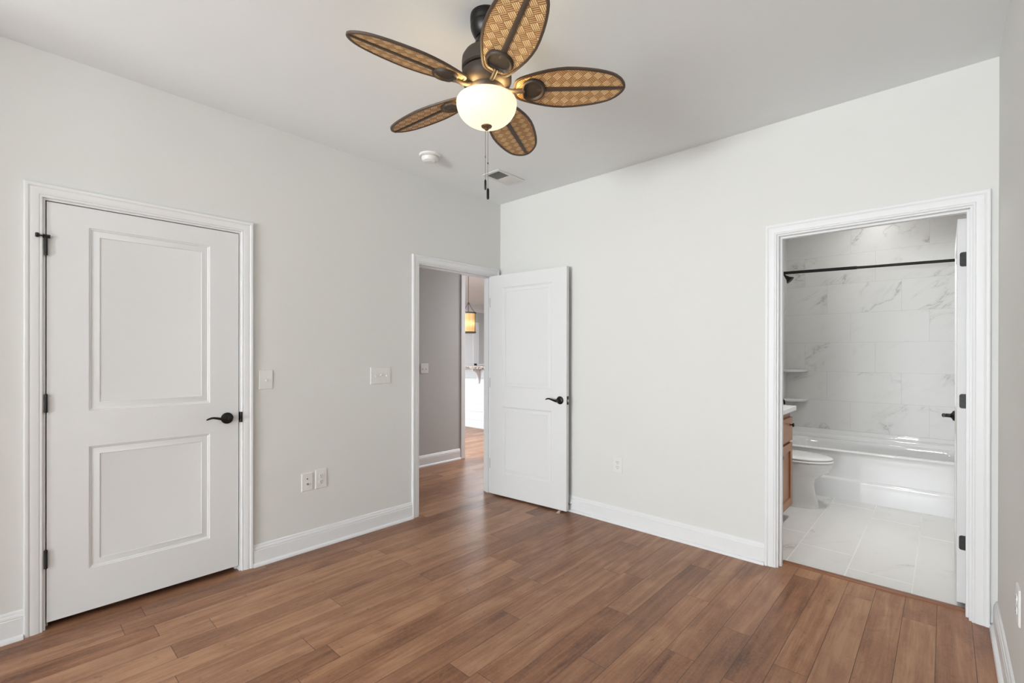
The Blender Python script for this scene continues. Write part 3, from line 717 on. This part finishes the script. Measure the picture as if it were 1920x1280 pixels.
MB().loft(R).build('seat', 'porcelain', to, smooth=60)
R = [ell(2.180, .262, .180, .4195), ell(2.180, .268, .185, .423), ell(2.180, .268, .185, .431), ell(2.180, .258, .177, .438), ell(2.180, .225, .150, .443), ell(2.180, .12, .08, .446)]
MB().loft(R).build('lid', 'porcelain', to, smooth=60)
MB().box((-.335, -.21, .40), (-.155, .21, .74)).build('tank', 'porcelain', to, bevel=.02)
MB().box((-.342, -.22, .74), (-.145, .22, .775)).build('tank_lid', 'porcelain', to, bevel=.01)
MB().tube([(-.150, -.15, .68), (-.135, -.15, .68), (-.132, -.09, .675)], .008, 10).build('flush_lever', 'bronze', to)

# vanity
vx, vy0, vy1 = 2.212, .16, 1.098
vn = empty('vanity_cabinet', (TX, vy0, 0), 'honey brown wooden bathroom vanity cabinet at the left of the bathroom doorway', 'cabinet')
def vb(name, a, b, mt='maple', par=vn, bev=.002):
    o_ = Vector((TX, vy0, 0)); return box(name, Vector(a)-o_, Vector(b)-o_, mt, par, bev)
mb = MB(); o_ = Vector((TX, vy0, 0))
for a, b in (((TX+.002, vy0, .10), (vx, vy1, .855)), ((TX+.002, vy0+.01, 0), (vx-.06, vy1-.004, .10))): mb.box(Vector(a)-o_, Vector(b)-o_)
mb.build('body', 'maple', vn)
def knob(par, y, z, big=False):
    pr = [(0, 0), (.010, 0), (.008, .003), (.0055, .008), (.0055, .014), (.014, .019), (.0165, .024), (.013, .029), (0, .031)]
    MB().lathe(pr, Vector((vx+.020, y, z))-o_, (1, 0, 0), 20).build('knob', 'bronze', par)
for a, b in ((.175, .62), (.645, 1.092)):
    dr = vb('drawer', (vx+.0005, a, .625), (vx+.020, b, .812)); knob(dr, (a+b)/2+(.14 if b > 1 else 0), .755)
    dm = MB(); x0, x1 = vx+.0005, vx+.020; st_ = .060
    for p, q in (((x0, a, .105), (x1, a+st_, .605)), ((x0, b-st_, .105), (x1, b, .605)), ((x0, a+st_, .105), (x1, b-st_, .105+st_)), ((x0, a+st_, .605-st_), (x1, b-st_, .605)), ((x0, a+st_, .165), (x0+.008, b-st_, .545))): dm.box(Vector(p)-o_, Vector(q)-o_)
    dd = dm.build('cabinet_door', 'maple', vn, bevel=.002); knob(dd, (a+.032) if b > 1 else b-.032, .545)
ct = MB().box((TX+.001, vy0-.012, .860), (2.252, 1.128, .898)).box((TX+.001, vy0-.012, .8985), (TX+.022, 1.128, .985)).build('bathroom_countertop', 'counter', bevel=.004)
tag(ct, 'white vanity countertop lying on the brown bathroom cabinet', 'countertop')
rk = MB().lathe([(0, 0), (.014, 0), (.013, .004), (.006, .006), (0, .006)], (3.359, 1.18, 1.50), (-1, 0, 0), 16).tube([(3.355, 1.18, 1.50), (3.33, 1.18, 1.498), (3.318, 1.18, 1.515)], .005, 10).build('robe_hook', 'bronze')
tag(rk, 'small dark robe hook on the bathroom wall, glimpsed past the door hinges', 'hook')
dl = empty('recessed_light', (2.62, 2.30, H), 'round recessed ceiling light over the bathtub', 'ceiling light')
MB().lathe([(.060, -.001), (.085, -.001), (.085, -.005), (.060, -.007)], seg=32, cap=False).build('trim_ring', 'white', dl)
MB().lathe([(0, -.002), (.060, -.002), (.060, -.004), (0, -.004)], seg=32).build('lens', 'disc', dl)

# ---------------------------------------------------------------- kitchen seen through the hall door
KY = 2.48
mb = MB(); mb.box((-5.4, KY, 0), (-1.6, KY+.14, 1.055))
zz_ = .14
while zz_ < 1.04:
    mb.box((-5.4, KY-.012, zz_+.0015), (-1.6, KY-.0005, min(zz_+.1485, 1.05))); zz_ += .15
mb.box((-5.4, KY-.020, 0), (-1.6, KY-.0005, .138))
bar = mb.build('breakfast_bar', 'white', bevel=.0015); tag(bar, 'white plank-clad breakfast bar seen through the hall doorway', 'kitchen bar')
gt = box('bar_top', (-5.45, KY-.24, 1.0555), (-1.55, KY+.18, 1.092), 'granite', None, .004); tag(gt, 'speckled brown granite top lying on the white breakfast bar', 'countertop')
cp = [(0, 0), (0, -.27)]+[(-.035-.13*(1-cos(pi/2*i/8)), -.27+.02+.215*sin(pi/2*i/8)) for i in range(9)]+[(-.17, 0)]
cb_ = MB().loft([[(x_, a, b) for a, b in cp] for x_ in (-.022, .022)]).build('corbel', 'white', smooth=30, bevel=.003); cb_.location = (-2.905, KY-.0125, 1.055)
tag(cb_, 'white curved corbel bracket under the granite bar top', 'bracket')
pn = empty('pendant_light', (-3.004, 2.30, H), 'cylindrical amber glass pendant lantern hanging on a chain over the kitchen bar', 'pendant light')
PZ0, PZ1 = 1.690-H, 2.03-H
MB().lathe([(0, 0), (.055, 0), (.055, -.008), (.03, -.022), (0, -.022)], seg=24).build('ceiling_plate', 'fanmetal', pn)
mb = MB(); zc = -.022; i = 0
while zc > 2.215-H:
    a = (1, 0, 0) if i % 2 else (0, 1, 0); p = []
    for k in range(9):
        t_ = 2*pi*k/8; p.append((Vector(a)*.006*sin(t_)).to_tuple()[:2]+(zc-.016+.016*cos(t_),))
    mb.tube(p, .0022, 6); zc -= .026; i += 1
mb.build('chain', 'fanmetal', pn)
mb = MB()
mb.lathe([(0, 0), (.016, 0), (.02, -.02), (.012, -.035), (0, -.035)], (0, 0, 2.215-H), seg=16)
for k in range(3):
    a = radians(20+120*k); mb.tube([(.012*cos(a), .012*sin(a), 2.195-H), (.070*cos(a), .070*sin(a), 2.10-H), (.126*cos(a), .126*sin(a), PZ1+.004)], .0045, 8)
    mb.tube([(.131*cos(a), .131*sin(a), PZ1), (.131*cos(a), .131*sin(a), PZ0)], .005, 8)
mb.tube([(0, 0, 2.19-H), (0, 0, PZ1-.02)], .004, 8)
mb.build('bracket', 'fanmetal', pn)
for z_ in (PZ1, PZ0): MB().lathe([(.118, .012), (.134, .012), (.134, -.012), (.118, -.012), (.118, .012)], (0, 0, z_), seg=40, cap=False).build('band', 'fanmetal', pn)
MB().lathe([(.124, -.158), (.124, .158), (.121, .158), (.121, -.158), (.124, -.158)], (0, 0, 0), seg=40, cap=False).build('glass_shade', 'amber', pn).location = (0, 0, (PZ0+PZ1)/2)
pb = bpy.data.lights.new('pendant_bulb', 'POINT'); pb.energy = 1.2; pb.color = (1, .75, .45); pb.shadow_soft_size = .03
po = bpy.data.objects.new('pendant_bulb', pb); COL.objects.link(po); po.parent = pn; po.location = (0, 0, (PZ0+PZ1)/2)
# far wall: door, casing, crown, rail
KX = -7.2
d4 = door_slab(.80, 2.02, .03, .14, .66, [(.20, .80), (.98, 1.90)]).build('door_4', 'door', smooth=20)
d4.rotation_euler.z = pi/2; d4.location = (KX+.001, 5.600, .01)
tag(d4, 'distant white pantry door with a round dark knob, beyond the breakfast bar', 'door', kind='structure')
MB().lathe([(0, 0), (.03, 0), (.03, .006), (.012, .012), (.012, .04), (.028, .048), (.030, .062), (.02, .072), (0, .074)], (.715, -.03, .99), (0, -1, 0), 24).build('door_knob', 'bronze', d4)
mb = MB()
for p, q in (((KX, 5.50, 0), (KX+.02, 5.595, 2.25)), ((KX, 6.405, 0), (KX+.02, 6.50, 2.25)), ((KX, 5.595, 2.04), (KX+.02, 6.405, 2.25))): mb.box(p, q)
struct(mb.build('trim_7', 'white', bevel=.004))
struct(MB().sweep([(0, H), (.13, H), (.13, H-.02), (.09, H-.06), (.045, H-.12), (.03, H-.15), (.03, H-.19), (0, H-.19)], lambda s, a, b: Vector((KX+a, s, b)), .73, 9.0).build('trim_8', 'white', smooth=25))
struct(box('trim_9', (KX, 6.505, .955), (KX+.05, 9.0, 1.01), 'white', None, .004))
